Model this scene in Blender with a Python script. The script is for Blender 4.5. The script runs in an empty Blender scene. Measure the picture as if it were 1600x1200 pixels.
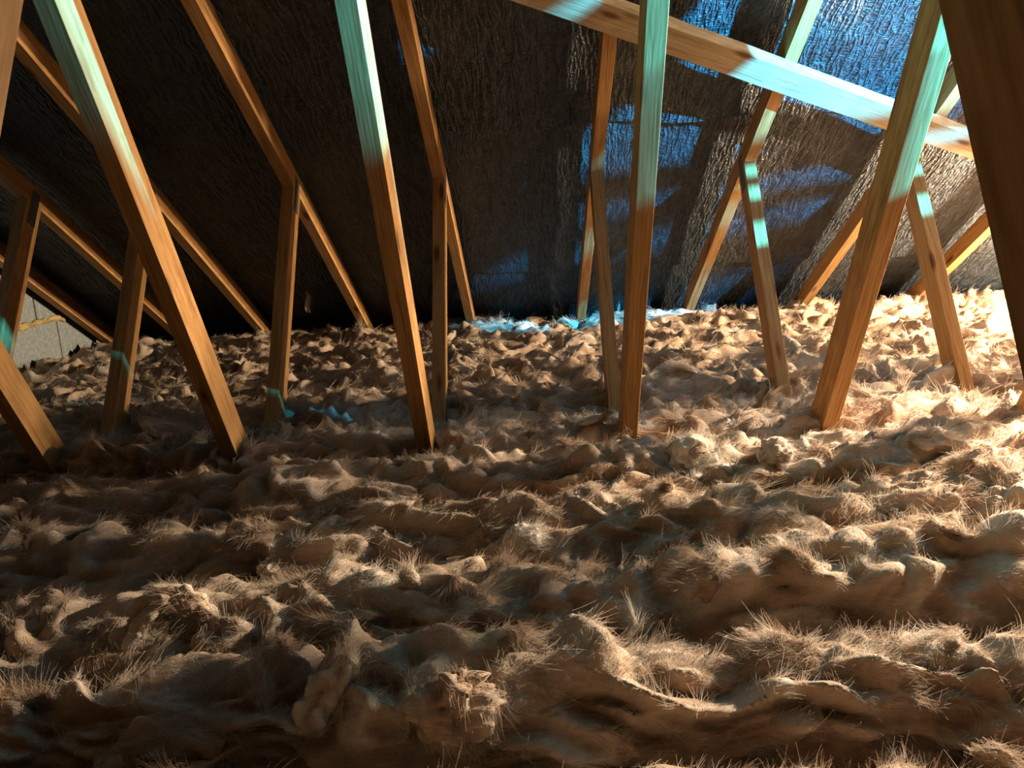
import bpy, bmesh, math, random
import numpy as np
from mathutils import Matrix, Vector

random.seed(7)
rng = np.random.default_rng(11)
scene = bpy.context.scene
COL = scene.collection

# ------------------------------------------------------------------ camera
ZC = 1.10                                   # eye height above the ceiling boards
CAM_R = Vector((0.99869862, 0.01853431, -0.04751366))
CAM_U = Vector((0.04249533, 0.21270812, 0.97619127))
CAM_F = Vector((-0.02819958, 0.97693998, -0.21164369))
cam_data = bpy.data.cameras.new('camera')
cam_data.sensor_width = 36.0
cam_data.lens = 36.0 * 1225.65 / 1600.0
cam_data.clip_start = 0.02
cam = bpy.data.objects.new('camera', cam_data)
COL.objects.link(cam)
m = Matrix.Identity(4)
for k in range(3):
    m[k][0] = CAM_R[k]; m[k][1] = CAM_U[k]; m[k][2] = -CAM_F[k]
m[0][3], m[1][3], m[2][3] = 0.0, 0.0, ZC
cam.matrix_world = m
scene.camera = cam

# ------------------------------------------------------------------ world, lights, exposure
world = bpy.data.worlds.new('world')
scene.world = world
world.use_nodes = True
world.node_tree.nodes['Background'].inputs[0].default_value = (0.02, 0.03, 0.05, 1)
world.node_tree.nodes['Background'].inputs[1].default_value = 0.2

scene.view_settings.view_transform = 'Standard'
scene.view_settings.look = 'None'
scene.view_settings.gamma = 1.0
scene.view_settings.use_curve_mapping = False
scene.view_settings.exposure = 0.0
scene.cycles.diffuse_bounces = 1

def add_light(name, kind, loc, energy, color, radius=0.05, target=None, angle=None, blend=0.3):
    d = bpy.data.lights.new(name, kind)
    d.energy = energy; d.color = color
    d.shadow_soft_size = radius
    if kind == 'SPOT':
        d.spot_size = math.radians(angle); d.spot_blend = blend
    o = bpy.data.objects.new(name, d); COL.objects.link(o)
    o.location = loc
    if target is not None:
        o.rotation_euler = (Vector(target) - Vector(loc)).to_track_quat('-Z', 'Y').to_euler()
    return o

# warm lamp between the trusses at the right, two warm fills added, a cold torch hung under the ridge
WARM = (1.0, 0.74, 0.47)
add_light('warm_light', 'POINT', (2.72, 3.32, ZC - 0.26), 380, WARM, 0.04)
add_light('warm_light', 'POINT', (4.30, 3.20, ZC - 0.02), 1250, WARM, 0.06)  # added fill from farther right, no known lamp there
add_light('warm_fill_spot', 'SPOT', (2.60, 2.55, ZC + 0.36), 1350, (1.0, 0.78, 0.54), 0.03, target=(1.35, 1.78, ZC - 0.66), angle=64, blend=1.0)  # unseen spot added to brighten the wool at the right foreground
BLUE = Vector((2.0, 1.30, ZC + 0.55))
add_light('cold_torch', 'SPOT', BLUE, 2100, (0.05, 0.55, 1.0), 0.007, target=BLUE + Vector((math.cos(math.radians(143)), math.sin(math.radians(143)), 0.14)), angle=98, blend=0.2)

# ------------------------------------------------------------------ fitted truss geometry (y forward, z up from the eye)
PR = math.radians(31.963); TP = math.tan(PR)
CR = 2.156; DR = 0.0807
AL = math.radians(61.548); CL = 1.9297; DL = 0.101
AS = math.radians(58.587); CS = 3.1152; DS = 0.0908
YR = 1.1982; T = 0.0454
CHORD_TOP = -0.93; CHORD_BOT = -1.03
XS = {-2: -2.4551, -1: -2.0285, 0: -1.5444, 1: -0.948, 2: -0.3451, 3: 0.2823, 4: 0.8823, 5: 1.5147, 6: 2.1404, 7: 2.7407, 8: 3.3670}
X_LEFT, X_RIGHT = -2.53, 5.20
Y_EAVE = 5.20
APEX_Z = CR - TP * YR

# ------------------------------------------------------------------ material helpers
def new_mat(name):
    mt = bpy.data.materials.new(name); mt.use_nodes = True
    nt = mt.node_tree; nt.nodes.clear()
    out = nt.nodes.new('ShaderNodeOutputMaterial')
    b = nt.nodes.new('ShaderNodeBsdfPrincipled')
    nt.links.new(b.outputs[0], out.inputs[0])
    return mt, nt, b
def N(nt, t, **kw):
    n = nt.nodes.new(t)
    for k, v in kw.items():
        if k in n.inputs: n.inputs[k].default_value = v
        else: setattr(n, k, v)
    return n
def L(nt, a, b): nt.links.new(a, b)
def ramp(nt, fac, stops):
    r = nt.nodes.new('ShaderNodeValToRGB')
    e = r.color_ramp.elements
    while len(e) < len(stops): e.new(0.5)
    for q, (p, c) in zip(e, stops):
        q.position = p; q.color = c if len(c) == 4 else (*c, 1)
    nt.links.new(fac, r.inputs[0]); return r
def mapping(nt, scale, coord='Object', rand=False):
    tc = N(nt, 'ShaderNodeTexCoord'); mp = N(nt, 'ShaderNodeMapping')
    mp.inputs['Scale'].default_value = scale
    if rand:
        oi = N(nt, 'ShaderNodeObjectInfo')
        mu = N(nt, 'ShaderNodeMath', operation='MULTIPLY'); mu.inputs[1].default_value = 37.0
        L(nt, oi.outputs['Random'], mu.inputs[0])
        ad = N(nt, 'ShaderNodeVectorMath', operation='ADD')
        L(nt, tc.outputs[coord], ad.inputs[0]); L(nt, mu.outputs[0], ad.inputs[1])
        L(nt, ad.outputs[0], mp.inputs['Vector'])
    else:
        L(nt, tc.outputs[coord], mp.inputs['Vector'])
    return mp

def mat_wood(name, light, mid, dark, rough=0.62):
    mt, nt, b = new_mat(name)
    mp = mapping(nt, (1.6, 26, 26), rand=True)
    n1 = N(nt, 'ShaderNodeTexNoise'); n1.inputs['Scale'].default_value = 3.0; n1.inputs['Detail'].default_value = 6; n1.inputs['Roughness'].default_value = 0.6; n1.inputs['Distortion'].default_value = 0.6
    L(nt, mp.outputs[0], n1.inputs['Vector'])
    c1 = ramp(nt, n1.outputs['Fac'], [(0.28, dark), (0.48, mid), (0.72, light)])
    # growth-ring bands
    mp2 = mapping(nt, (0.5, 1.0, 1.0), rand=True)
    w = N(nt, 'ShaderNodeTexWave', wave_type='BANDS', bands_direction='Y')
    w.inputs['Scale'].default_value = 32; w.inputs['Distortion'].default_value = 5; w.inputs['Detail'].default_value = 2; w.inputs['Detail Scale'].default_value = 0.8
    L(nt, mp2.outputs[0], w.inputs['Vector'])
    mx = N(nt, 'ShaderNodeMix', data_type='RGBA', blend_type='MULTIPLY')
    cw = ramp(nt, w.outputs['Fac'], [(0.0, (0.72, 0.66, 0.6)), (0.5, (1, 1, 1))])
    mx.inputs[0].default_value = 0.6
    L(nt, c1.outputs[0], mx.inputs[6]); L(nt, cw.outputs[0], mx.inputs[7])
    # knots
    mp3 = mapping(nt, (3.2, 11, 11), rand=True)
    v = N(nt, 'ShaderNodeTexVoronoi'); v.inputs['Scale'].default_value = 1.0
    L(nt, mp3.outputs[0], v.inputs['Vector'])
    kr = ramp(nt, v.outputs['Distance'], [(0.07, (1, 1, 1)), (0.17, (0, 0, 0))])
    mx2 = N(nt, 'ShaderNodeMix', data_type='RGBA')
    L(nt, kr.outputs[0], mx2.inputs[0]); L(nt, mx.outputs[2], mx2.inputs[6])
    mx2.inputs[7].default_value = (dark[0] * 0.45, dark[1] * 0.35, dark[2] * 0.3, 1)
    L(nt, mx2.outputs[2], b.inputs['Base Color'])
    b.inputs['Roughness'].default_value = rough
    b.inputs['Specular IOR Level'].default_value = 0.25
    bp = N(nt, 'ShaderNodeBump'); bp.inputs['Strength'].default_value = 0.35; bp.inputs['Distance'].default_value = 0.002
    L(nt, n1.outputs['Fac'], bp.inputs['Height']); L(nt, bp.outputs[0], b.inputs['Normal'])
    return mt

M_WOOD = mat_wood('pine_timber', (0.60, 0.365, 0.165), (0.47, 0.255, 0.095), (0.30, 0.14, 0.048))
M_BRACE = mat_wood('pale_rough_sawn_timber', (0.54, 0.44, 0.31), (0.45, 0.35, 0.22), (0.32, 0.22, 0.12), 0.8)

def mat_plate():
    mt, nt, b = new_mat('galvanised_steel')
    mp = mapping(nt, (1, 1, 1))
    v = N(nt, 'ShaderNodeTexVoronoi'); v.inputs['Scale'].default_value = 120
    L(nt, mp.outputs[0], v.inputs['Vector'])
    c = ramp(nt, v.outputs['Distance'], [(0.1, (0.03, 0.03, 0.03)), (0.4, (0.16, 0.165, 0.17))])
    L(nt, c.outputs[0], b.inputs['Base Color'])
    b.inputs['Metallic'].default_value = 0.7; b.inputs['Roughness'].default_value = 0.55
    return mt
M_PLATE = mat_plate()

def mat_felt():
    mt, nt, b = new_mat('woven_roofing_felt')
    # local x runs along the roof, y down the slope
    tc = N(nt, 'ShaderNodeTexCoord')
    wn = N(nt, 'ShaderNodeTexNoise'); wn.inputs['Scale'].default_value = 9; wn.inputs['Detail'].default_value = 3
    L(nt, tc.outputs['Object'], wn.inputs['Vector'])
    sc = N(nt, 'ShaderNodeVectorMath', operation='SCALE'); sc.inputs['Scale'].default_value = 0.035
    L(nt, wn.outputs['Color'], sc.inputs[0])
    ad = N(nt, 'ShaderNodeVectorMath', operation='ADD')
    L(nt, tc.outputs['Object'], ad.inputs[0]); L(nt, sc.outputs[0], ad.inputs[1])
    def stretched(s, scale, det):
        mp = N(nt, 'ShaderNodeMapping'); mp.inputs['Scale'].default_value = s
        L(nt, ad.outputs[0], mp.inputs['Vector'])
        n = N(nt, 'ShaderNodeTexNoise'); n.inputs['Scale'].default_value = scale; n.inputs['Detail'].default_value = det; n.inputs['Roughness'].default_value = 0.6
        L(nt, mp.outputs[0], n.inputs['Vector']); return n
    def mathn(op, a, bb):
        n = N(nt, 'ShaderNodeMath', operation=op)
        for i, q in enumerate((a, bb)):
            if isinstance(q, (int, float)): n.inputs[i].default_value = q
            else: L(nt, q, n.inputs[i])
        return n.outputs[0]
    rib = stretched((46, 6.5, 20), 1.0, 1.5)       # crinkled ribs running down the slope
    weave = stretched((38, 75, 20), 1.0, 1)        # cross threads
    crump = stretched((14, 18, 20), 1.0, 4)
    def ridge(n, pw):
        c_ = mathn('SUBTRACT', n.outputs['Fac'], 0.5)
        r_ = mathn('SUBTRACT', 1.0, mathn('MULTIPLY', mathn('ABSOLUTE', c_, 0), 6.0))
        return mathn('POWER', mathn('MAXIMUM', r_, 0.0), pw)
    rr = ridge(rib, 1.6); rw = ridge(weave, 1.6)
    h = mathn('ADD', rr, mathn('ADD', mathn('MULTIPLY', rw, 0.35), mathn('MULTIPLY', crump.outputs['Fac'], 1.6)))
    bp = N(nt, 'ShaderNodeBump'); bp.inputs['Strength'].default_value = 1.0; bp.inputs['Distance'].default_value = 0.0075
    L(nt, h, bp.inputs['Height']); L(nt, bp.outputs[0], b.inputs['Normal'])
    hh = mathn('ADD', mathn('MULTIPLY', rr, 0.6), mathn('MULTIPLY', rw, 0.35))
    c = ramp(nt, hh, [(0.05, (0.012, 0.018, 0.025)), (0.85, (0.072, 0.095, 0.12))])
    L(nt, c.outputs[0], b.inputs['Base Color'])
    b.inputs['Roughness'].default_value = 0.42
    b.inputs['Specular IOR Level'].default_value = 0.6
    return mt
M_FELT = mat_felt()

def mat_simple(name, c1, c2, scale, rough=0.9, bump=0.004):
    mt, nt, b = new_mat(name)
    mp = mapping(nt, (1, 1, 1))
    n = N(nt, 'ShaderNodeTexNoise'); n.inputs['Scale'].default_value = scale; n.inputs['Detail'].default_value = 8; n.inputs['Roughness'].default_value = 0.7
    L(nt, mp.outputs[0], n.inputs['Vector'])
    c = ramp(nt, n.outputs['Fac'], [(0.35, c1), (0.65, c2)])
    L(nt, c.outputs[0], b.inputs['Base Color'])
    b.inputs['Roughness'].default_value = rough
    b.inputs['Specular IOR Level'].default_value = 0.2
    bp = N(nt, 'ShaderNodeBump'); bp.inputs['Distance'].default_value = bump; bp.inputs['Strength'].default_value = 0.8
    L(nt, n.outputs['Fac'], bp.inputs['Height']); L(nt, bp.outputs[0], b.inputs['Normal'])
    return mt
M_BLOCK = mat_simple('grey_concrete_block', (0.20, 0.24, 0.265), (0.36, 0.41, 0.43), 55)
M_MORTAR = mat_simple('sandy_mortar', (0.42, 0.30, 0.12), (0.62, 0.48, 0.24), 40)
M_JOINT = mat_simple('dark_pointing', (0.07, 0.065, 0.05), (0.13, 0.12, 0.09), 40)
M_BOARD = mat_simple('plasterboard', (0.25, 0.23, 0.2), (0.34, 0.31, 0.28), 12)
M_TILE = mat_simple('dark_roof_boarding', (0.02, 0.018, 0.016), (0.04, 0.036, 0.03), 12)

def mat_wool(name, fibre=False):
    mt, nt, b = new_mat(name)
    at = N(nt, 'ShaderNodeAttribute', attribute_name='tone')
    mp = mapping(nt, (14, 46, 46))
    n = N(nt, 'ShaderNodeTexNoise'); n.inputs['Scale'].default_value = 1.5; n.inputs['Detail'].default_value = 7; n.inputs['Roughness'].default_value = 0.7; n.inputs['Distortion'].default_value = 1.2
    L(nt, mp.outputs[0], n.inputs['Vector'])
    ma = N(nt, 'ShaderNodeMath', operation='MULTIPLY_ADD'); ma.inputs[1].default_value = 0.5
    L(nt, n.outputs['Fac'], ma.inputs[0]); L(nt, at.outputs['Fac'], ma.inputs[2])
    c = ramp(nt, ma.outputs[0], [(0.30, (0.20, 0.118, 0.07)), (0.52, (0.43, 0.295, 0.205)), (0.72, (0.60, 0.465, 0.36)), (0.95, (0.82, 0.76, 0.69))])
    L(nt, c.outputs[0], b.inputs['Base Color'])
    b.inputs['Roughness'].default_value = 0.75
    b.inputs['Specular IOR Level'].default_value = 0.25
    b.inputs['Sheen Weight'].default_value = 0.35
    b.inputs['Sheen Roughness'].default_value = 0.5
    b.inputs['Sheen Tint'].default_value = (1, 0.9, 0.75, 1)
    if not fibre:
        mp2 = mapping(nt, (60, 260, 260))
        n2 = N(nt, 'ShaderNodeTexNoise'); n2.inputs['Scale'].default_value = 1.0; n2.inputs['Detail'].default_value = 5; n2.inputs['Distortion'].default_value = 2.0
        L(nt, mp2.outputs[0], n2.inputs['Vector'])
        bp = N(nt, 'ShaderNodeBump'); bp.inputs['Distance'].default_value = 0.004; bp.inputs['Strength'].default_value = 0.7
        L(nt, n2.outputs['Fac'], bp.inputs['Height']); L(nt, bp.outputs[0], b.inputs['Normal'])
    return mt
M_WOOL = mat_wool('glass_wool')
M_FIBRE = mat_wool('loose_glass_wool_fibre', True)
def _translucent():
    nt = M_FIBRE.node_tree
    out = [n for n in nt.nodes if n.type == 'OUTPUT_MATERIAL'][0]; b = [n for n in nt.nodes if n.type == 'BSDF_PRINCIPLED'][0]
    src = b.inputs['Base Color'].links[0].from_socket
    tr = N(nt, 'ShaderNodeBsdfTranslucent'); mx = N(nt, 'ShaderNodeMixShader'); mx.inputs[0].default_value = 0.35
    L(nt, src, tr.inputs['Color']); L(nt, b.outputs[0], mx.inputs[1]); L(nt, tr.outputs[0], mx.inputs[2]); L(nt, mx.outputs[0], out.inputs[0])
_translucent()

# ------------------------------------------------------------------ object helpers
def link(name, mesh, mat=None, parent=None):
    o = bpy.data.objects.new(name, mesh)
    if mat is not None and not mesh.materials: mesh.materials.append(mat)
    COL.objects.link(o)
    if parent is not None: o.parent = parent
    return o
def tag(o, label=None, cat=None, group=None, kind=None):
    if label: o['label'] = label
    if cat: o['category'] = cat
    if group: o['group'] = group
    if kind: o['kind'] = kind
    return o
def bm_mesh(bm, name, smooth=False):
    me = bpy.data.meshes.new(name)
    bmesh.ops.recalc_face_normals(bm, faces=bm.faces)
    bm.to_mesh(me); bm.free()
    if smooth:
        me.polygons.foreach_set('use_smooth', [True] * len(me.polygons))
    return me
def clip(poly, a, b, c):
    """keep the part of a convex polygon where a*y + b*z <= c"""
    out = []
    for i in range(len(poly)):
        p, q = poly[i], poly[(i + 1) % len(poly)]
        dp, dq = a * p[0] + b * p[1] - c, a * q[0] + b * q[1] - c
        if dp <= 0: out.append(p)
        if (dp < 0) != (dq < 0) and dp != dq:
            t = dp / (dp - dq); out.append((p[0] + t * (q[0] - p[0]), p[1] + t * (q[1] - p[1])))
    return out
def prism_local(poly, ang, x0, x1, bevel=0.0007, name='member'):
    """extrude a (y,z) polygon across x; mesh local x = member axis, so the grain follows it.
       returns mesh and the matrix that puts it back"""
    ca, sa = math.cos(ang), math.sin(ang)
    cy = sum(p[0] for p in poly) / len(poly); cz = sum(p[1] for p in poly) / len(poly)
    loc = [((p[0] - cy) * ca + (p[1] - cz) * sa, -(p[0] - cy) * sa + (p[1] - cz) * ca) for p in poly]
    bm = bmesh.new()
    A = [bm.verts.new((s, x0, n)) for s, n in loc]; B = [bm.verts.new((s, x1, n)) for s, n in loc]
    k = len(loc)
    bm.faces.new(A); bm.faces.new(B[::-1])
    for i in range(k): bm.faces.new((A[i], A[(i + 1) % k], B[(i + 1) % k], B[i]))
    bmesh.ops.recalc_face_normals(bm, faces=bm.faces)
    if bevel: bmesh.ops.bevel(bm, geom=list(bm.edges), offset=bevel, segments=1, affect='EDGES')
    me = bm_mesh(bm, name)
    # local (s, x, n) -> truss (x, y, z):  s -> (0,ca,sa)  second -> (1,0,0)  n -> (0,-sa,ca)
    M = Matrix(((0, 1, 0, 0), (ca, 0, -sa, cy), (sa, 0, ca, cz), (0, 0, 0, 1)))
    return me, M
def empty(name, loc):
    o = bpy.data.objects.new(name, None); o.empty_display_size = 0.1
    COL.objects.link(o); o.location = loc
    return o

# ------------------------------------------------------------------ setting: floor, roof, gables
def box_mesh(name, x0, x1, y0, y1, z0, z1, bevel=0.0):
    bm = bmesh.new()
    bmesh.ops.create_cube(bm, size=1)
    for v in bm.verts:
        v.co = Vector((x0 if v.co.x < 0 else x1, y0 if v.co.y < 0 else y1, z0 if v.co.z < 0 else z1))
    if bevel: bmesh.ops.bevel(bm, geom=list(bm.edges), offset=bevel, segments=1, affect='EDGES')
    return bm_mesh(bm, name)
tag(link('floor', box_mesh('floor', X_LEFT - 0.1, X_RIGHT + 0.1, 2 * YR - Y_EAVE - 0.2, Y_EAVE + 0.2, -0.03, 0.0), M_BOARD), kind='structure')

# roof frame: local x along ridge, y down the slope, z outward
def roof_matrix(side):
    c, s = math.cos(PR), math.sin(PR)
    zt = CR + DR / math.cos(PR) - TP * YR
    if side > 0:
        return Matrix(((1, 0, 0, 0), (0, c, s, YR), (0, -s, c, ZC + zt), (0, 0, 0, 1)))
    return Matrix(((-1, 0, 0, 0), (0, -c, -s, YR), (0, -s, c, ZC + zt), (0, 0, 0, 1)))
S_EAVE = (Y_EAVE - YR) / math.cos(PR) + 0.1
SEAMS = [-0.02, 1.09, 2.265, 3.44, S_EAVE]
raft_x = sorted(XS.values())
def sag(x):
    """0 on the rafters, 1 in the middle of a bay"""
    xs = np.array([X_LEFT - 0.35] + raft_x + [X_RIGHT - 0.35, X_RIGHT + 0.3])
    i = np.clip(np.searchsorted(xs, x) - 1, 0, len(xs) - 2)
    u = (x - xs[i]) / (xs[i + 1] - xs[i])
    return np.sin(np.pi * np.clip(u, 0, 1)) ** 1.3

# --- numpy gradient noise
_perm = rng.permutation(256); _perm = np.concatenate([_perm, _perm, _perm])
_grad = rng.normal(size=(256, 3)); _grad /= np.linalg.norm(_grad, axis=1)[:, None]
_grad = _grad.astype(np.float32)
def noise(x, y, z):
    xi = np.floor(x).astype(np.int32); yi = np.floor(y).astype(np.int32); zi = np.floor(z).astype(np.int32)
    fx = (x - xi).astype(np.float32); fy = (y - yi).astype(np.float32); fz = (z - zi).astype(np.float32)
    xi &= 255; yi &= 255; zi &= 255
    u = fx * fx * fx * (fx * (fx * 6 - 15) + 10); v = fy * fy * fy * (fy * (fy * 6 - 15) + 10); w = fz * fz * fz * (fz * (fz * 6 - 15) + 10)
    def g(dx, dy, dz):
        h = _perm[_perm[_perm[xi + dx] + yi + dy] + zi + dz]
        gr = _grad[h]
        return gr[..., 0] * (fx - dx) + gr[..., 1] * (fy - dy) + gr[..., 2] * (fz - dz)
    a = g(0, 0, 0) * (1 - u) + g(1, 0, 0) * u; b = g(0, 1, 0) * (1 - u) + g(1, 1, 0) * u
    c = g(0, 0, 1) * (1 - u) + g(1, 0, 1) * u; d = g(0, 1, 1) * (1 - u) + g(1, 1, 1) * u
    e = a * (1 - v) + b * v; f = c * (1 - v) + d * v
    return (e * (1 - w) + f * w) * 1.5

def grid_mesh(name, P, smooth=True, attr=None, flip=False):
    """P: (n, m, 3)"""
    n, mm = P.shape[:2]
    me = bpy.data.meshes.new(name)
    idx = np.arange(n * mm).reshape(n, mm)
    q = np.stack([idx[:-1, :-1], idx[1:, :-1], idx[1:, 1:], idx[:-1, 1:]], -1).reshape(-1, 4)
    if flip: q = q[:, ::-1]
    me.vertices.add(n * mm); me.vertices.foreach_set('co', P.reshape(-1).astype(np.float32))
    me.loops.add(q.size); me.loops.foreach_set('vertex_index', q.reshape(-1).astype(np.int32))
    me.polygons.add(len(q)); me.polygons.foreach_set('loop_start', np.arange(0, q.size, 4, dtype=np.int32))
    me.polygons.foreach_set('loop_total', np.full(len(q), 4, dtype=np.int32))
    if smooth: me.polygons.foreach_set('use_smooth', np.ones(len(q), dtype=bool))
    if attr is not None:
        at = me.attributes.new('tone', 'FLOAT', 'POINT'); at.data.foreach_set('value', attr.reshape(-1).astype(np.float32))
    me.update(); me.validate()
    return me

def roof(side):
    deck = link('ceiling', box_mesh('roof_deck', X_LEFT - 0.12, X_RIGHT + 0.12, -0.0, S_EAVE + 0.05, 0.06, 0.085), M_TILE)
    if side < 0:   # the mirrored frame flips x
        deck.data = box_mesh('roof_deck', -X_RIGHT - 0.12, -X_LEFT + 0.12, -0.0, S_EAVE + 0.05, 0.06, 0.085); deck.data.materials.append(M_TILE)
    deck.matrix_world = roof_matrix(side)
    tag(deck, kind='structure')
    for k in range(4):
        s0, s1 = SEAMS[k] - (0.12 if k else 0), SEAMS[k + 1]
        xs = np.arange(X_LEFT - 0.05, X_RIGHT + 0.06, 0.02); ss = np.linspace(s0, s1, 60)
        X, S = np.meshgrid(xs, ss, indexing='ij')
        sg = sag(X)
        low = np.clip((S - (s1 - 0.16)) / 0.16, 0, 1)          # loose lower hem hangs into the room
        wob = noise(X * 2.1 + 3 * k, S * 1.6, X * 0 + 5 * side)
        wob2 = noise(X * 7 + 9 * k, S * 5, X * 0 + 2 * side)
        Z = 0.022 + 0.006 * k - sg * (0.014 + 0.012 * wob) - 0.006 * wob2 * sg - low * (0.012 + 0.012 * wob) * (0.3 + 0.7 * sg)

        S2 = S + low * 0.02 * noise(X * 2.4 + 7 * k, X * 0, X * 0 + 1.5)
        # upper sheets pass in front of the sheet below
        top = np.clip(1 - (S - s0) / 0.14, 0, 1) if k else 0
        Z = Z + top * 0.012
        Z = np.maximum(Z, 0.003 - 0.05 * sg)
        if side < 0: X = -X
        me = grid_mesh('felt_sheet', np.stack([X, S2, Z], -1), flip=(side > 0))
        o = link('felt_sheet', me, M_FELT, deck)
    return deck
roof(1); roof(-1)

def gable_poly():
    return [(2 * YR - Y_EAVE, -ZC), (Y_EAVE, -ZC), (Y_EAVE, CR + 0.1 - TP * Y_EAVE), (YR, CR + 0.1 - TP * YR), (2 * YR - Y_EAVE, CR + 0.1 - TP * Y_EAVE)]
def gable(name, xface, sign, blocks):
    poly = gable_poly()
    bm = bmesh.new()
    x0, x1 = xface - sign * 0.012, xface - sign * 0.12
    A = [bm.verts.new((x0, p[0], p[1] + ZC)) for p in poly]; B = [bm.verts.new((x1, p[0], p[1] + ZC)) for p in poly]
    bm.faces.new(A); bm.faces.new(B[::-1])
    for i in range(5): bm.faces.new((A[i], A[(i + 1) % 5], B[(i + 1) % 5], B[i]))
    w = link(name, bm_mesh(bm, name), M_JOINT); tag(w, kind='structure')
    if not blocks: return w
    zbed = -0.655
    full = None
    for c in range(-2, 9):
        za, zb = zbed + c * 0.225 + 0.006, zbed + (c + 1) * 0.225 - 0.006
        off = 4.115 if c % 2 == 0 else 4.40
        for j in range(-14, 5):
            ya, yb = off + j * 0.45 + 0.005, off + (j + 1) * 0.45 - 0.005
            pl = [(ya, za), (yb, za), (yb, zb), (ya, zb)]
            top = CR + 0.05
            pl2 = clip(pl, TP, 1, top)
            if pl2: pl2 = clip(pl2, -TP, 1, top - 2 * TP * YR)
            if pl2: pl2 = clip(pl2, 0, -1, ZC)
            if len(pl2) < 3: continue
            ar = 0.5 * abs(sum(pl2[i][0] * pl2[(i + 1) % len(pl2)][1] - pl2[(i + 1) % len(pl2)][0] * pl2[i][1] for i in range(len(pl2))))
            if ar < 0.004: continue
            whole = pl2 == pl
            cy, cz = (ya + yb) / 2, (za + zb) / 2
            if whole and full is not None: me = full
            else:
                bm = bmesh.new()
                A = [bm.verts.new((0.0, p[0] - cy, p[1] - cz)) for p in pl2]; B = [bm.verts.new((-sign * 0.06, p[0] - cy, p[1] - cz)) for p in pl2]
                n = len(pl2)
                bm.faces.new(A); bm.faces.new(B[::-1])
                for i in range(n): bm.faces.new((A[i], A[(i + 1) % n], B[(i + 1) % n], B[i]))
                bmesh.ops.bevel(bm, geom=list(bm.edges), offset=0.003, segments=1, affect='EDGES')
                me = bm_mesh(bm, 'block'); me.materials.append(M_BLOCK)
                if whole: full = me
            o = link('block', me, None, w)
            o.location = (xface + sign * random.uniform(-0.002, 0.003), cy, cz + ZC)
    # mortar squeezed out of the bed joint that shows
    ys = np.arange(2.6, 5.0, 0.008); th = np.linspace(0, 2 * np.pi, 9)
    Yg, TH = np.meshgrid(ys, th, indexing='ij')
    for c in (0, 1):
        r = 0.015 + 0.016 * np.maximum(noise(Yg * 22, TH * 0.7, Yg * 0 + c * 9), -0.6) + 0.009 * noise(Yg * 60, TH, Yg * 0 + c * 5)
        zz = zbed + 0.225 * c + 0.006 * noise(Yg * 14, Yg * 0, Yg * 0 + 3.3)
        keep = ys < (CR + 0.02 - (zbed + 0.225 * c)) / TP
        P = np.stack([xface + sign * 0.003 + sign * r * 0.8 * np.cos(TH), Yg, zz + ZC + r * np.sin(TH) * 1.1], -1)[keep]
        link('mortar_bead', grid_mesh('mortar_bead', P), M_MORTAR, w)
    return w
gable('wall_left', X_LEFT, 1, True)
gable('wall_right', X_RIGHT, -1, False)

# ------------------------------------------------------------------ trusses
def mir(poly): return [(2 * YR - y, z) for y, z in poly][::-1]
BIG = 9.0
def strip_rafter():
    p = [(YR, CR - TP * YR), (Y_EAVE + 0.1, CR - TP * (Y_EAVE + 0.1)), (Y_EAVE + 0.1, CR - TP * (Y_EAVE + 0.1) + DR / math.cos(PR)), (YR, CR - TP * YR + DR / math.cos(PR))]
    return clip(p, 0, -1, -CHORD_BOT)
def strip_long():
    f = lambda z: CL - z / math.tan(AL)
    w = DL / math.sin(AL)
    p = [(f(2), 2.0), (f(2) + w, 2.0), (f(-1.2) + w, -1.2), (f(-1.2), -1.2)]
    p = clip(p, TP, 1, CR); p = clip(p, 0, -1, -CHORD_TOP); p = clip(p, -1, 0, -YR - 0.001)
    return p
def strip_short():
    f = lambda z: CS + z / math.tan(AS)
    w = DS / math.sin(AS)
    p = [(f(1), 1.0), (f(1) + w, 1.0), (f(-1.2) + w, -1.2), (f(-1.2), -1.2)]
    p = clip(p, TP, 1, CR); p = clip(p, 0, -1, -CHORD_TOP)
    return p
chord = [(2 * YR - Y_EAVE, CHORD_BOT), (Y_EAVE, CHORD_BOT), (Y_EAVE, CHORD_TOP), (2 * YR - Y_EAVE, CHORD_TOP)]
chord = clip(chord, TP, 1, CR); chord = clip(chord, -TP, 1, CR - 2 * TP * YR)
PARTS = []
for nm, pl, ang in (('rafter', strip_rafter(), -PR), ('diagonal_web', strip_long(), -AL), ('strut', strip_short(), AS)):
    PARTS.append((nm, *prism_local(pl, ang, -T / 2, T / 2, name=nm)))
    PARTS.append((nm, *prism_local(mir(pl), -ang, -T / 2, T / 2, name=nm)))
PARTS.append(('ceiling_tie', *prism_local(chord, 0.0, -T / 2, T / 2, name='ceiling_tie')))
for nm, me, M in PARTS: me.materials.append(M_WOOD)
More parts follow.
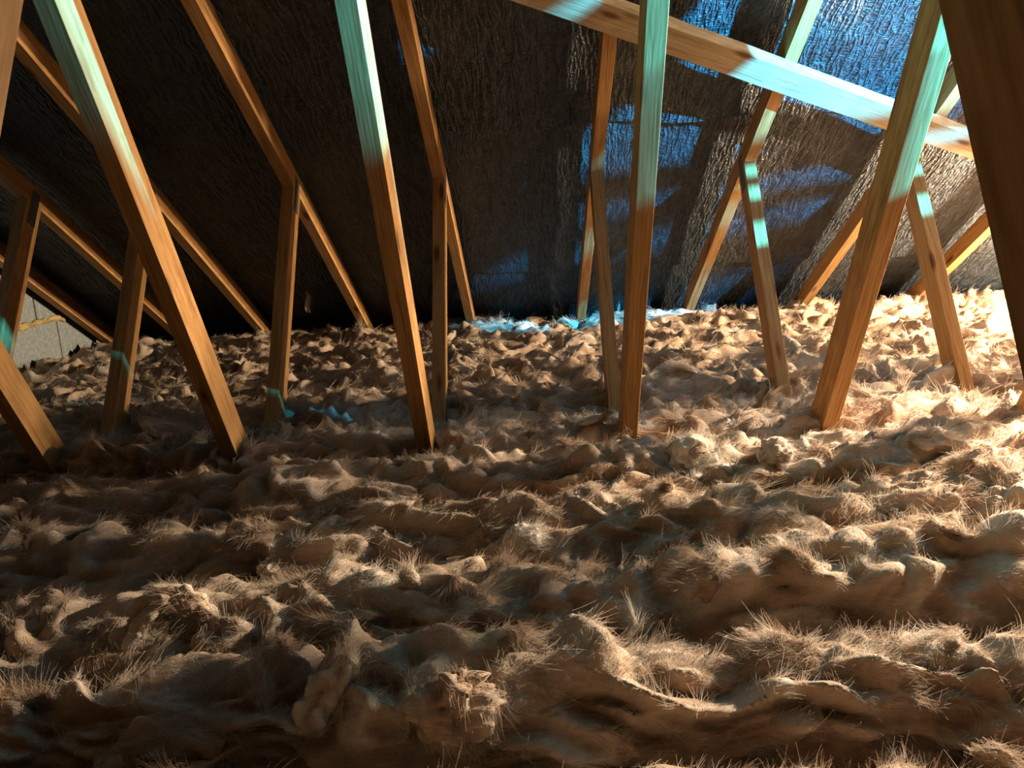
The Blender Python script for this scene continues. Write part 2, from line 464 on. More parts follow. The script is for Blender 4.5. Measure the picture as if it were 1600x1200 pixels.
# punched steel nail plates on the strut/rafter joint, both faces
def plate_mesh():
    bm = bmesh.new()
    bmesh.ops.create_cube(bm, size=1)
    for v in bm.verts: v.co = Vector((v.co.x * 0.15, v.co.y * 0.0016, v.co.z * 0.05))
    bmesh.ops.bevel(bm, geom=list(bm.edges), offset=0.0004, segments=1, affect='EDGES')
    me = bm_mesh(bm, 'nail_plate'); me.materials.append(M_PLATE); return me
ME_PLATE = plate_mesh()
zc = (CR - TP * (CS + DS / 2 / math.sin(AS))) / (1 + TP / math.tan(AS)); yc = CS + DS / 2 / math.sin(AS) + zc / math.tan(AS)
TR_LABEL = {
 -2: 'pine roof truss in the shadows hard against the grey block gable wall',
 -1: 'dark pine roof truss one in from the block gable, strut cut by the left edge',
 0: 'shadowed pine roof truss whose web foot stands in the darkest insulation at left',
 1: 'pine roof truss with a long knotty honey-lit web right of the far-left dark struts',
 2: 'pine roof truss left of centre, teal-lit web leaning in front of thin upright strut',
 3: 'pine roof truss right of centre, web and strut feet touching, huge dark near web',
 4: 'pine roof truss with a bright cyan-topped web that crosses in front of the diagonal brace',
 5: 'pine roof truss whose strut foot stands in bright insulation at the right',
 6: 'pine roof truss seen as an orange rafter just right of the blue-topped strut',
 7: 'pine roof truss seen only as a short orange rafter end at far right',
 8: 'pine roof truss just outside the right edge of the picture'}
for i, x in XS.items():
    t = empty('roof_truss', (x, YR, 0.0))
    tag(t, TR_LABEL[i], 'truss', 'pine roof trusses')
    base = Matrix.Translation((0, -YR, ZC))
    for nm, me, M in PARTS:
        o = link(nm, me, None, t); o.matrix_local = base @ M
    for sgn in (-1, 1):
        for half in (1, -1):
            o = link('nail_plate', ME_PLATE, None, t)
            ca, sa = math.cos(AS), math.sin(AS) 
            cy = yc - 0.02 * ca; cz = zc - 0.02 * sa
            if half < 0: cy = 2 * YR - cy; ca = -ca
            M = Matrix(((0, 1, 0, 0), (ca, 0, -sa, cy), (sa, 0, ca, cz), (0, 0, 0, 1)))
            o.matrix_local = Matrix.Translation((sgn * (T / 2 + 0.0006), 0, 0)) @ base @ M

# diagonal brace nailed under the rafters
def pix_roof(u, v, off):
    d = CAM_R * ((u - 800) / 1225.65) - CAM_U * ((v - 600) / 1225.65) + CAM_F
    c = CR + off / math.cos(PR)
    return d * (c / (d.z + TP * d.y))
BT, BW = 0.042, 0.098
a = pix_roof(800, 33, -BT); b = pix_roof(1500, 266, -BT)      # lower edge of the room face
def to_roof(p): return Vector((p.x, (p.y - YR) / math.cos(PR)))
ra, rb = to_roof(a), to_roof(b)
dirv = (rb - ra).normalized(); nrm = Vector((-dirv.y, dirv.x))
if nrm.y > 0: nrm = -nrm
p0 = ra - dirv * 1.6; p1 = rb + dirv * 0.75
ctr = (p0 + p1) / 2 + nrm * BW / 2; Lb = (p1 - p0).length
bm = bmesh.new()
nseg = 60
for sx in range(nseg + 1):
    for (n_, z_) in ((-BW / 2, 0), (BW / 2, 0), (BW / 2, -BT), (-BW / 2, -BT)):
        j = Vector((0, random.uniform(-1, 1), random.uniform(-1, 1))) * 0.0012
        bm.verts.new(Vector((-Lb / 2 + Lb * sx / nseg, n_, z_)) + j)
bm.verts.ensure_lookup_table()
for sx in range(nseg):
    for k in range(4):
        bm.faces.new((bm.verts[sx * 4 + k], bm.verts[sx * 4 + (k + 1) % 4], bm.verts[(sx + 1) * 4 + (k + 1) % 4], bm.verts[(sx + 1) * 4 + k]))
bm.faces.new([bm.verts[k] for k in range(4)]); bm.faces.new([bm.verts[nseg * 4 + k] for k in range(4)][::-1])
brace = link('diagonal_brace', bm_mesh(bm, 'diagonal_brace'), M_BRACE)
RM = roof_matrix(1)
n3 = (-dirv.y, dirv.x)
brace.matrix_world = RM @ Matrix(((dirv.x, n3[0], 0, ctr.x), (dirv.y, n3[1], 0, ctr.y), (0, 0, 1, -DR - 0.0005), (0, 0, 0, 1)))
tag(brace, 'pale rough-sawn diagonal brace nailed across the undersides of the rafters, upper right', 'brace')

# added to cut and stripe the blue light: slatted screen and a slant-cut board standing on the ties at the right, just outside the frame
def blocker():
    az = math.radians(116); dist = 0.50
    root = empty('slatted_light_blocker', (BLUE.x + math.cos(az) * dist, BLUE.y + math.sin(az) * dist, 0))
    root.rotation_euler = (0, 0, az - math.pi / 2)
    tag(root, 'added unseen slatted screen standing at the right, its gaps striping the felt with light', 'blocker')
    H = BLUE.z
    bars = [(0.077, 0.093), (0.1035, 0.1136), (0.127, 0.149), (0.1757, 0.38), (0.385, 0.60), (0.605, 0.82), (0.825, 1.04)]
    for a_, b_ in bars:
        link('slat', box_mesh('slat', -0.16, 0.15, -0.006, 0.006, H - b_, H - a_), M_WOOD, root)
    link('end_board', box_mesh('end_board', -0.16, -0.105, -0.014, -0.007, 0.17, H - 0.077), M_WOOD, root)
    for sx in (-0.178, 0.15):
        link('post', box_mesh('post', sx, sx + 0.018, -0.010, 0.010, 0.17, H - 0.07), M_WOOD, root)
    az0 = 156.0; az = math.radians(az0); dist = 0.40  # added board, notched to keep the blue beam off the left side
    root = empty('notched_light_blocker', (BLUE.x + math.cos(az) * dist, BLUE.y + math.sin(az) * dist, 0))
    root.rotation_euler = (0, 0, az - math.pi / 2)
    tag(root, 'added notched board cutting the blue light, standing beside the slatted screen at the right', 'board')
    def edge(az_, ratio):
        f = math.radians(az_ - az0)
        return (-dist * math.tan(f), H - ratio * dist / math.cos(f))
    low = [edge(205, -0.12), edge(178, -0.08), edge(173, 0.03), edge(170.8, 0.089), edge(166.7, 0.171), edge(164.8, 0.15), edge(163.2, 0.195), edge(161.5, 0.25), edge(159.9, 0.30), edge(158.8, 0.25), edge(157.4, 0.21), edge(155.1, 0.285), edge(152.8, 0.36), edge(150.6, 0.43), edge(149.2, 0.44), edge(149.0, 0.0), edge(133, 0.0)]
    pl1 = low + [(low[-1][0], 0.17), (low[0][0], 0.17)]
    up = [edge(161, 0.10), edge(158, 0.14), edge(155, 0.23), edge(152.8, 0.30), edge(149.3, 0.36)]
    pl2 = up + [(up[-1][0], H + 0.45), (up[0][0], H + 0.45)]
    bx = edge(149.0, 0)[0]
    for nm, pl, y0 in (('board', pl1, 0.0), ('board', pl2, 0.0), ('batten', [(bx - 0.006, 0.2), (bx + 0.005, 0.2), (bx + 0.005, H + 0.45), (bx - 0.006, H + 0.45)], 0.012)):
        bm = bmesh.new()
        A = [bm.verts.new((p[0], y0 - 0.006, p[1])) for p in pl]; B = [bm.verts.new((p[0], y0 + 0.006, p[1])) for p in pl]
        bm.faces.new(A); bm.faces.new(B[::-1])
        for i in range(len(pl)): bm.faces.new((A[i], A[(i + 1) % len(pl)], B[(i + 1) % len(pl)], B[i]))
        link(nm, bm_mesh(bm, nm), M_WOOD, root)
blocker()

# ------------------------------------------------------------------ glass wool
def smooth01(t): t = np.clip(t, 0, 1); return t * t * (3 - 2 * t)
def wool_disp(P, seed, amp=1.0):
    """signed displacement and colour tone at 3-D points (metres)"""
    x, y, z = P[..., 0] + seed * 3.17, P[..., 1], P[..., 2]
    wx = noise(x * 3.6, y * 5, z * 5 + 11); wy = noise(x * 3.6 + 31, y * 5, z * 5); wz = noise(x * 3.6, y * 5 + 17, z * 5)
    vx = noise(x * 11, y * 14, z * 14 + 5); vy = noise(x * 11 + 3, y * 14, z * 14)
    xq, yq, zq = x + 0.09 * wx + 0.02 * vx, y + 0.07 * wy + 0.016 * vy, z + 0.06 * wz + 0.016 * vx
    big = np.sqrt(noise(xq * 3.2, yq * 7.0, zq * 7.0) ** 2 + 0.004)
    tr = noise(xq * 4.0 + 5, yq * 9, zq * 9) * 1.8 + 0.12 * noise(xq * 22, yq * 30, zq * 30)
    saw = tr - np.floor(tr); saw = np.where(saw < 0.72, smooth01(saw / 0.72), smooth01((1 - saw) / 0.28))
    mid = np.sqrt(noise(xq * 8 + 3, yq * 19, zq * 19) ** 2 + 0.003)
    mid2 = noise(xq * 13 + 8, yq * 34, zq * 34)
    small = np.abs(noise(xq * 26, yq * 70, zq * 70))
    # fibres: three blended streak directions
    sel = noise(xq * 4 + 40, yq * 6, zq * 6)
    f1 = noise(xq * 38, yq * 200, zq * 200)
    f2 = noise((xq + yq) * 50, (yq - xq) * 170, zq * 150)
    f3 = noise((xq - yq) * 50, (yq + xq) * 170, zq * 150)
    w1 = smooth01(1 - np.abs(sel) * 5); w2 = smooth01(sel * 4); w3 = smooth01(-sel * 4)
    fib = f1 * (w1 + 0.2) + f2 * w2 + f3 * w3
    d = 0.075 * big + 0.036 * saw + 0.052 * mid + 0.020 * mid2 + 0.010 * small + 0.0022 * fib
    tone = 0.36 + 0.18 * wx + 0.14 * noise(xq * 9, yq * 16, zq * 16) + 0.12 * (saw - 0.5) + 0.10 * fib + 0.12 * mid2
    return amp * (d - 0.06), tone

def flow_dir(p, n, seed, jit):
    """local lie of the fibres: a swirling tangent field, mostly along the quilt"""
    ang = noise(p[:, 0] * 3.4 + seed, p[:, 1] * 5.5, p[:, 2] * 5.5) * 3.0 + noise(p[:, 0] * 13, p[:, 1] * 17 + seed, p[:, 2] * 17) * 1.2
    ang = ang + rng.normal(size=len(p)) * jit
    t = np.stack([np.cos(ang), np.sin(ang), np.zeros(len(p))], 1)
    t -= (t * n).sum(1)[:, None] * n
    return t / (np.linalg.norm(t, axis=1)[:, None] + 1e-9)

def fibre_coat(name, P, Nn, tone, count, lmin, lmax, wid, weight, seed, parent, tang=None, per=9):
    """loose fibres lying over the wool in small wisps, as hair curves"""
    pf, nf, tf = P.reshape(-1, 3), Nn.reshape(-1, 3), tone.reshape(-1)
    pr = weight.reshape(-1).astype(np.float64); pr = pr / pr.sum()
    nw = count // per
    ids = rng.choice(len(pf), size=nw, p=pr)
    n = nf[ids]; root = pf[ids].astype(np.float64)
    t = flow_dir(root, n, seed, 0.35)
    if tang is not None:
        t = t * 0.5 + tang.reshape(-1, 3)[ids]; t /= np.linalg.norm(t, axis=1)[:, None] + 1e-9
    ln = lmin + (lmax - lmin) * rng.random(nw) ** 1.7
    lift = 0.02 + 0.34 * rng.random(nw) ** 4.0
    bend = rng.normal(size=(nw, 3)) * 0.35
    wt = tf[ids] + rng.normal(size=nw) * 0.12 + 0.10
    R = lambda a_: np.repeat(a_, per, axis=0)
    cnt = nw * per
    s_ = np.cross(R(n), R(t))
    root = R(root) + s_ * rng.normal(size=(cnt, 1)) * 0.0055 + R(t) * rng.normal(size=(cnt, 1)) * 0.006 - R(n) * 0.0025
    d0 = R(t) + R(n) * (R(lift)[:, None] + 0.07 * rng.normal(size=(cnt, 1))) + rng.normal(size=(cnt, 3)) * 0.17
    d0 /= np.linalg.norm(d0, axis=1)[:, None]
    l2 = (R(ln) * (0.6 + 0.6 * rng.random(cnt)))[:, None]
    bd = R(bend) + rng.normal(size=(cnt, 3)) * 0.22 - R(n) * (R(lift)[:, None] * 0.5)
    K = 5
    pts = np.stack([root + d0 * l2 * (k / (K - 1)) + bd * l2 * (k / (K - 1)) ** 2 for k in range(K)], 1)
    cu = bpy.data.hair_curves.new(name)
    cu.add_curves([K] * cnt)
    cu.attributes['position'].data.foreach_set('vector', pts.reshape(-1).astype(np.float32))
    ra = cu.attributes.get('radius') or cu.attributes.new('radius', 'FLOAT', 'POINT')
    ra.data.foreach_set('value', np.tile(np.linspace(wid, wid * 0.35, K), cnt).astype(np.float32))
    ta = cu.attributes.new('tone', 'FLOAT', 'CURVE')
    ta.data.foreach_set('value', np.clip(R(wt) + 0.05 * rng.normal(size=cnt), 0.05, 0.75).astype(np.float32))
    cu.materials.append(M_FIBRE)
    o = bpy.data.objects.new(name, cu); COL.objects.link(o); o.parent = parent
    return tag(o, kind='stuff')

def locks_mesh(name, P, Nn, count, lmin, lmax, seed, weight):
    """torn locks of wool: flattened, bent, tapering tongues half sunk in the quilt. returns mesh and surface samples"""
    pf, nf = P.reshape(-1, 3), Nn.reshape(-1, 3)
    pr = weight.reshape(-1); pr = pr / pr.sum()
    ids = rng.choice(len(pf), size=count, p=pr)
    p, n = pf[ids], nf[ids]
    ang = noise(p[:, 0] * 2.6 + seed, p[:, 1] * 4.2, p[:, 0] * 0 + 2.2) * 2.2 + rng.normal(size=count) * 0.45
    t = np.stack([np.cos(ang), np.sin(ang), np.zeros(count)], 1) * np.where(rng.random(count) < 0.5, 1, -1)[:, None]
    t -= (t * n).sum(1)[:, None] * n; t /= np.linalg.norm(t, axis=1)[:, None] + 1e-9
    sd = np.cross(n, t)
    ln = lmin + (lmax - lmin) * rng.random(count) ** 1.8
    wd = ln * (0.15 + 0.22 * rng.random(count)); th = np.minimum(wd * (0.22 + 0.25 * rng.random(count)), 0.013)
    curl = np.where(rng.random(count) < 0.16, rng.random(count) * 0.4, rng.random(count) * 0.10 - 0.07)
    bend = rng.normal(size=count) * 0.55; twist = rng.normal(size=count) * 0.7
    U = np.linspace(0.0, 1.0, 15); V = np.linspace(0, 2 * np.pi, 11)[:-1]
    u = U[None, :, None, None]; cv = np.cos(V)[None, None, :, None]; sv = np.sin(V)[None, None, :, None]
    E = lambda a: a[:, None, None, None]; E3 = lambda a: a[:, None, None, :]
    prof = (np.clip(u, 0.0, 1) ** 0.5) * (np.clip(1 - u, 0.0, 1) ** 0.42) * 1.75 + 0.02
    spine = E3(p) + E3(t) * (E(ln) * (u - 0.5)) + E3(n) * (E(th) * -0.35 + E(curl * ln) * u * u) + E3(sd) * (E(bend * ln) * (u - 0.5) ** 2)
    a = E(twist) * (u - 0.5)
    side = E3(sd) * np.cos(a) + E3(n) * np.sin(a); up = E3(n) * np.cos(a) - E3(sd) * np.sin(a)
    rad = side * (E(wd) * prof * cv) + up * (E(th) * prof * sv)
    Q = spine + rad
    nz = noise(Q[..., 0] * 26 + seed * 7, Q[..., 1] * 38, Q[..., 2] * 38)
    Vb = np.broadcast_to(V[None, None, :], nz.shape); Ub = np.broadcast_to(U[None, :, None], nz.shape)
    idn = np.broadcast_to((np.arange(count) * 1.37)[:, None, None], nz.shape)
    streak = noise(np.cos(Vb) * 2.6 + idn, np.sin(Vb) * 2.6, Ub * 1.6 + idn)
    Q = Q + rad * (0.8 * nz + 0.35 * streak)[..., None] + E3(n) * (0.012 * noise(Q[..., 0] * 17 + 5, Q[..., 1] * 24, Q[..., 2] * 24 + seed))[..., None]
    base = (rng.normal(size=count) * 0.09)[:, None, None] + 0.36 + 0.18 * noise(Q[..., 0] * 3.6 + seed * 3.17, Q[..., 1] * 5, Q[..., 2] * 5 + 11)
    tone = base + 0.16 * streak + 0.10 * nz + 0.08 * (Ub - 0.4)
    nu, nv = len(U), len(V)
    idx = np.arange(nu * nv).reshape(nu, nv)
    q1 = np.stack([idx[:-1], np.roll(idx, -1, 1)[:-1], np.roll(idx, -1, 1)[1:], idx[1:]], -1).reshape(-1, 4)
    q = (q1[None] + (np.arange(count) * nu * nv)[:, None, None]).reshape(-1, 4)
    me = bpy.data.meshes.new(name)
    me.vertices.add(count * nu * nv); me.vertices.foreach_set('co', Q.reshape(-1).astype(np.float32))
    me.loops.add(q.size); me.loops.foreach_set('vertex_index', q.reshape(-1).astype(np.int32))
    me.polygons.add(len(q)); me.polygons.foreach_set('loop_start', np.arange(0, q.size, 4, dtype=np.int32))
    me.polygons.foreach_set('loop_total', np.full(len(q), 4, dtype=np.int32))
    me.polygons.foreach_set('use_smooth', np.ones(len(q), dtype=bool))
    at = me.attributes.new('tone', 'FLOAT', 'POINT'); at.data.foreach_set('value', tone.reshape(-1).astype(np.float32))
    me.update()
    rn = rad / (np.linalg.norm(rad, axis=-1)[..., None] + 1e-9)
    tg = np.broadcast_to(E3(t), Q.shape)
    return me, Q, rn, tone, tg

def normals(P):
    du = np.gradient(P, axis=0); dv = np.gradient(P, axis=1)
    n = np.cross(du, dv); n /= np.linalg.norm(n, axis=-1)[..., None] + 1e-12
    return n

def xsamples(x0, x1, fa, fb, fine, coarse):
    return np.concatenate([np.arange(x0, fa, coarse), np.arange(fa, fb, fine), np.arange(fb, x1 + coarse, coarse)])

def wool_row(label, ya, yb, crest, depth, flat, fa, fb, fine, seed, nfib, amp=1.0, fl=(0.008, 0.04), skew=0.0, fw=0.00035, nlock=0, lk=(0.04, 0.14), rnd=0.62):
    """one run of quilt lying along x between the gap lines ya and yb (functions of x)"""
    xs = xsamples(X_LEFT + 0.03, X_RIGHT - 0.02, fa, fb, fine, 0.016)
    # cross-section, sampled evenly along its length
    th = np.linspace(0, np.pi, 600)
    cy = -np.sign(np.cos(th)) * np.abs(np.cos(th)) ** flat; cz = np.sin(th) ** rnd
    wmean = np.mean(yb(xs) - ya(xs))
    arc = np.concatenate([[0], np.cumsum(np.hypot(np.diff(cy) * wmean / 2, np.diff(cz) * depth))])
    nn = int(arc[-1] / fine)
    tt = np.interp(np.linspace(0, arc[-1], nn), arc, np.arange(600))
    cy = np.interp(tt, np.arange(600), cy); cz = np.interp(tt, np.arange(600), cz)
    X, CY = np.meshgrid(xs, cy, indexing='ij'); _, CZ = np.meshgrid(xs, cz, indexing='ij')
    yw = 0.035 * noise(X * 1.7, X * 0 + seed, X * 0) + 0.02 * noise(X * 5, X * 0 + seed, X * 0 + 3)
    A, B = ya(X), yb(X)
    mid = (A + B) / 2 + yw; half = (B - A) / 2 * 0.99
    hz = crest(X, mid) + 0.03 * noise(X * 2.3 + 9, X * 0 + seed, X * 0 + 1.1)
    P = np.stack([X, mid + half * CY + skew * CZ * half, hz - depth + depth * CZ], -1)
    n0 = normals(P)
    if n0[n0.shape[0] // 2, n0.shape[1] // 2, 2] < 0: n0 = -n0
    d, tone = wool_disp(P, seed, amp)
    P = P + n0 * d[..., None]
    P[..., 0] = np.clip(P[..., 0], X_LEFT + 0.02, X_RIGHT - 0.01)
    # stay under the felt
    lim = CR - 0.004 - TP * P[..., 1] + DR / math.cos(PR)
    P[..., 2] = np.minimum(P[..., 2], lim)
    P[..., 2] += ZC
    P[..., 2] = np.maximum(P[..., 2], 0.06)
    root = empty('insulation_quilt', (0, float(np.mean((ya(xs) + yb(xs)) / 2)), 0.0))
    tag(root, label, 'insulation', 'glass wool quilts on the loft floor')
    off = np.array([0, root.location.y, 0])
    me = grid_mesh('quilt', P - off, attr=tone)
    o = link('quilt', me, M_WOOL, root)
    n1 = normals(P)
    if n1[n1.shape[0] // 2, n1.shape[1] // 2, 2] < 0: n1 = -n1
    # fibres stand mostly on upward and crest areas within the seen part
    wgt = np.clip(n1[..., 2] * 0.5 + 0.9, 0, 1.5) * ((P[..., 0] > fa - 0.1) & (P[..., 0] < fb + 0.1))
    lm_, Q, qn, qt, tg = locks_mesh('torn_wool', P - off, n1, nlock, lk[0], lk[1], seed, wgt * (0.25 + np.clip(n1[..., 2], 0, 1)))
    tag(link('torn_wool', lm_, M_WOOL, root), kind='stuff')
    fibre_coat('flake_fibres', Q, qn, qt, nfib // 3, fl[0], fl[1], fw, np.clip(qn[..., 2] + 0.5, 0.0, 2), seed, root, tg)
    fibre_coat('loose_fibres', P - off, n1, tone, nfib, fl[0], fl[1], fw, wgt, seed, root)
    return root, P, n1

def lin(a, b): return lambda x: a + b * x
GAPS = [lin(0.48, 0.0), lin(0.93, 0.03), lin(1.165, 0.09), lin(1.47, -0.01), lin(1.83, 0.0), lin(2.26, -0.02), lin(2.70, 0.0), lin(3.16, 0.0), lin(3.62, 0.0), lin(4.06, 0.0), lin(4.62, 0.0)]
def bump(x, c, w): return np.exp(-((x - c) / w) ** 2)
def crest0(x, y): return -0.665 + 0.015 * x + 0.02 * bump(x, -0.25, 0.3)
def crest1(x, y): return -0.655 + 0.015 * np.clip(x, -1.5, 1.5) + 0.03 * bump(x, -0.35, 0.35)
def crest2(x, y): return -0.645 + 0.025 * np.clip(x, -1.5, 1.5) + 0.035 * bump(x, 0.65, 0.4) + 0.02 * bump(x, -0.35, 0.3)
def crest3(x, y): return -0.650 + 0.03 * np.clip(x, -1.5, 1.5)
def crest4(x, y): return -0.645 + 0.025 * np.clip(x, -1.5, 1.5)
def crest_far(x, y): return -0.665 + 0.035 * (y - 2.4) + 0.012 * np.clip(x, -2, 2)
ROWS = [
 ('nearest quilt of tan glass wool along the bottom edge of the picture', crest0, 0.28, 0.95, -0.9, 1.0, 0.006, 130000, 30),
 ('narrow second quilt of glass wool just behind the nearest one', crest1, 0.26, 0.95, -1.0, 1.2, 0.006, 110000, 25),
 ('third quilt from the front, with the bright cream roll at its right end', crest2, 0.30, 0.95, -1.3, 1.5, 0.007, 140000, 40),
 ('fourth quilt from the front, with a white fluffy patch near its middle', crest3, 0.30, 0.95, -1.5, 1.7, 0.008, 130000, 45),
 ('glass wool quilt lying just in front of the truss web feet', crest4, 0.30, 0.90, -1.8, 2.0, 0.009, 110000, 55),
 ('glass wool quilt the truss web and strut feet stand in', crest_far, 0.27, 0.60, -2.2, 2.3, 0.010, 75000, 70),
 ('glass wool quilt just behind the strut feet', crest_far, 0.26, 0.60, -2.4, 2.6, 0.011, 60000, 60),
 ('lumpy glass wool quilt midway between the strut feet and the eaves', crest_far, 0.26, 0.60, -2.5, 2.9, 0.012, 50000, 60),
 ('glass wool quilt second from the eaves', crest_far, 0.26, 0.60, -2.5, 3.2, 0.013, 42000, 60),
 ('farthest glass wool quilt, tucked under the felt at the eaves', crest_far, 0.27, 0.60, -2.5, 3.4, 0.014, 36000, 60)]
SURF = []
for k, (lab, cr, dep, fl_, fa, fb, fine, nf, nl) in enumerate(ROWS):
    far = k >= 5
    r = wool_row(lab, GAPS[k], GAPS[k + 1], cr, dep, fl_, fa, fb, fine, k + 1, nf, amp=0.85 if not far else 0.95,
                 fl=(0.012, 0.036) if not far else (0.015, 0.055), skew=-0.06, fw=0.00032 if k < 3 else (0.00045 if k < 5 else 0.0008), rnd=0.75 if k < 5 else 0.62, nlock=nl, lk=(0.05, 0.14) if not far else (0.06, 0.18))
    SURF.append(r)

# ------------------------------------------------------------------ loose tufts standing on the quilts
ALLP = np.concatenate([r[1].reshape(-1, 3)[::2] for r in SURF])
def surf_z(x, y):
    d = (ALLP[:, 0] - x) ** 2 + (ALLP[:, 1] - y) ** 2
    k = d < 0.02 ** 2
    return float(np.percentile(ALLP[k, 2], 70)) if k.any() else ZC - 0.68
def pix_floor(u, v):
    d = CAM_R * ((u - 800) / 1225.65) - CAM_U * ((v - 600) / 1225.65) + CAM_F
    z = ZC - 0.68
    for _ in range(6):
        p = Vector((0, 0, ZC)) + d * ((z - ZC) / d.z)
        z = 0.5 * z + 0.5 * surf_z(p.x, p.y)
    return p
def tuft(label, base, spine, radii, tone0, seed, nfib=1400, squash=0.75, name='wool_tuft', fl=(0.008, 0.03), fw=0.0003, cat='tuft', rough=1.0):
    """a lump of wool swept along a bent spine (offsets x, y, z from its base point)"""
    sp = np.array(spine, float); rd = np.array(radii, float)
    key = np.linspace(0, 1, len(sp)); U = np.linspace(0, 1, 44)
    def cr(v):      # smooth interpolation
        a_ = np.interp(U, key, v); ker = np.hanning(11); ker /= ker.sum()
        return np.convolve(np.pad(a_, 5, mode='edge'), ker, mode='valid')
    C = np.stack([cr(sp[:, k]) for k in range(3)], 1); R_ = cr(rd) * (1 - (2 * np.abs(U - 0.5)) ** 6) + 0.0006
    T_ = np.gradient(C, axis=0); T_ /= np.linalg.norm(T_, axis=1)[:, None] + 1e-9
    ref = np.array([0.15, 1.0, 0.1]); S_ = np.cross(T_, ref); S_ /= np.linalg.norm(S_, axis=1)[:, None] + 1e-9
    B_ = np.cross(S_, T_)
    V = np.linspace(0, 2 * np.pi, 37)
    rad = S_[:, None, :] * np.cos(V)[None, :, None] + B_[:, None, :] * np.sin(V)[None, :, None] * squash
    Q = C[:, None, :] + rad * R_[:, None, None]
    Vb = np.broadcast_to(V[None, :], Q.shape[:2]); Ub = np.broadcast_to(U[:, None], Q.shape[:2])
    lob = noise(np.cos(Vb) * 1.3 + seed * 5.1, np.sin(Vb) * 1.3, Ub * 3.0)
    st = noise(np.cos(Vb) * 3.4 + seed * 2.3, np.sin(Vb) * 3.4, Ub * 2.2 + seed)
    crm = np.abs(noise(Q[..., 0] * 30 + seed, Q[..., 1] * 30, Q[..., 2] * 30)) + 0.5 * np.abs(noise(Q[..., 0] * 75 + seed, Q[..., 1] * 75, Q[..., 2] * 75))
    Q = Q + rad * R_[:, None, None] * (rough * (0.55 * lob + 0.22 * st + 0.9 * crm - 0.25))[..., None]
    tone = tone0 + 0.14 * st + 0.12 * lob + 0.2 * (crm - 0.3)
    root = empty(name, base)
    tag(root, label, cat, 'loose tufts of glass wool')
    link('wool', grid_mesh('wool', Q, attr=tone), M_WOOL, root)
    tg = np.broadcast_to(T_[:, None, :], Q.shape)
    fibre_coat('loose_fibres', Q, rad, tone, nfib, fl[0], fl[1], fw, np.ones(Q.shape[:2]) * np.linalg.norm(rad * R_[:, None, None], axis=-1), seed, root, tg)
    return root
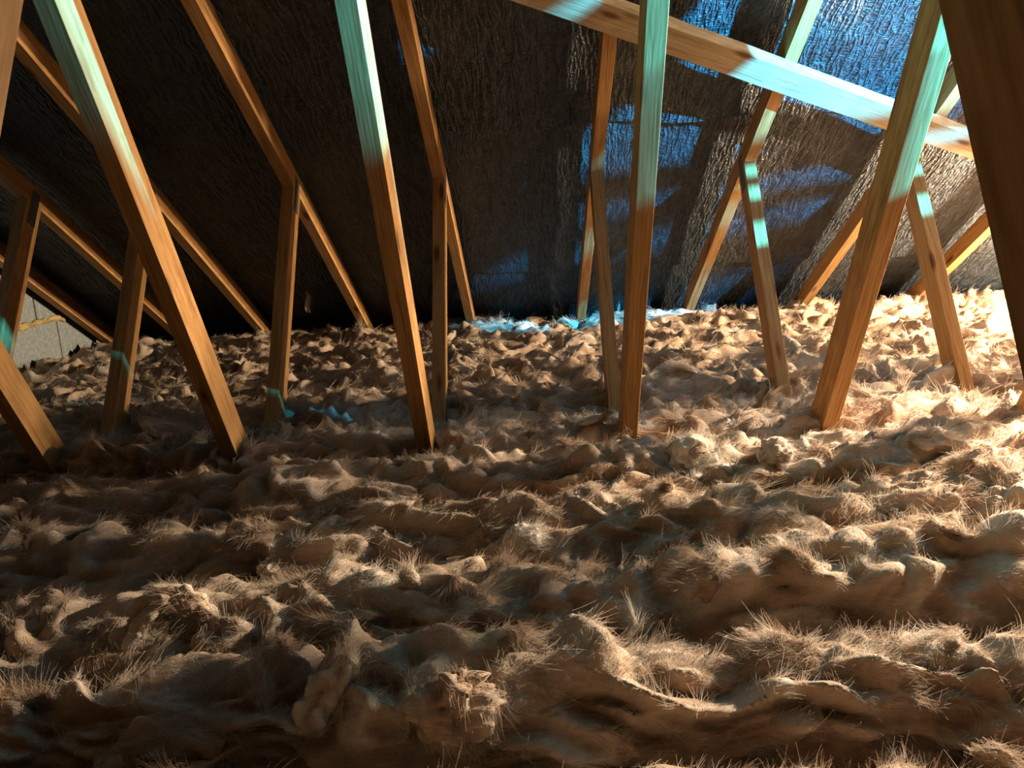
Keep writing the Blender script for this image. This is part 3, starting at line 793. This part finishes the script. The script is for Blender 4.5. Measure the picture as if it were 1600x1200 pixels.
TUFTS = [
 ('large pale clump of glass wool standing up in front of the central truss feet', (1090, 770), [(0.02, 0, -0.05), (0.0, 0, 0.03), (-0.015, 0.01, 0.09), (0.03, 0.0, 0.15)], [0.06, 0.075, 0.062, 0.04], 0.60, 6000),
 ('curled ginger tuft with a drooping tail at the lower left', (255, 985), [(0.10, 0.02, 0.0), (0.045, 0.0, 0.055), (0.0, -0.01, 0.06), (-0.03, -0.03, 0.015), (-0.05, -0.06, -0.03), (-0.075, -0.08, -0.05)], [0.022, 0.028, 0.026, 0.026, 0.02, 0.012], 0.46, 3000),
 ('rounded drooping lobe of brown wool at the bottom centre', (708, 1110), [(-0.005, 0.02, 0.04), (0, 0, 0.03), (0.005, -0.02, -0.01), (0.012, -0.03, -0.05)], [0.03, 0.045, 0.045, 0.02], 0.34, 3000),
 ('slender white wisp standing upright, lower right of centre', (985, 1005), [(-0.006, 0, -0.01), (0.0, 0, 0.012), (0.010, 0, 0.03), (0.005, 0, 0.052)], [0.006, 0.006, 0.004, 0.001], 0.72, 250),
 ('small pale upright tip left of the picture centre line, lower half', (640, 915), [(0.004, 0, -0.02), (0.0, 0, 0.01), (-0.006, 0, 0.035)], [0.02, 0.016, 0.007], 0.56, 800),
 ('small round ginger knob perched on the quilt at lower left', (432, 905), [(-0.012, 0, -0.01), (0.0, 0, 0.012), (0.012, 0, 0.018)], [0.018, 0.024, 0.014], 0.46, 800),
 ('fluffy orange-brown lump just right of the small round knob', (562, 905), [(-0.035, 0, 0.0), (0.0, 0, 0.02), (0.035, 0, 0.0)], [0.02, 0.034, 0.02], 0.44, 1400),
 ('grey-white leaning lobe beside the rounded brown lobe at the bottom', (520, 1100), [(-0.04, -0.03, -0.03), (-0.01, 0, 0.01), (0.02, 0.01, 0.05), (0.025, 0.01, 0.075)], [0.024, 0.028, 0.02, 0.008], 0.55, 1600),
 ('small cream tuft beside the foot of the cyan-topped web', (1212, 722), [(-0.04, 0, -0.01), (0.0, 0, 0.022), (0.04, 0, 0.0)], [0.025, 0.04, 0.022], 0.52, 1500),
 ('bright white fluffy patch on the middle quilt left of centre line', (815, 850), [(-0.04, 0, -0.01), (0.0, 0, 0.01), (0.045, 0, 0.012)], [0.016, 0.024, 0.022], 0.74, 1800),
 ('flat blue-grey flake lying on the quilt at the right', (1365, 768), [(-0.09, 0, 0.0), (-0.03, 0, 0.012), (0.03, 0, 0.01), (0.07, 0, 0.004)], [0.014, 0.016, 0.014, 0.016], 0.72, 900),
 ('cream roll end cut by the bottom edge of the picture', (440, 1192), [(-0.08, 0, 0.0), (-0.02, 0, 0.012), (0.05, 0, -0.004)], [0.022, 0.026, 0.016], 0.66, 1500),
 ('dull grey flake hanging down the quilt right of the white wisp', (1130, 860), [(-0.012, 0.01, 0.03), (0.0, 0, 0.0), (0.012, -0.02, -0.03)], [0.016, 0.022, 0.016], 0.70, 900),
]
for k, (lab, px, spn, rad_, tn, nf) in enumerate(TUFTS):
    p = pix_floor(*px)
    tuft(lab, p, spn, rad_, tn, k + 20, nf)
# frayed wisp caught on the felt between two left-hand rafters
p = pix_roof(480, 468, DR - 0.02)
tuft('frayed white wisp caught on the dark felt behind the left struts', (p.x, p.y, p.z + ZC), [(0.0, 0, 0.05), (0.012, -0.01, 0.02), (0.004, -0.01, -0.01), (-0.012, -0.01, -0.05)], [0.004, 0.009, 0.010, 0.006], 0.62, 51, 250, name='wool_wisp')
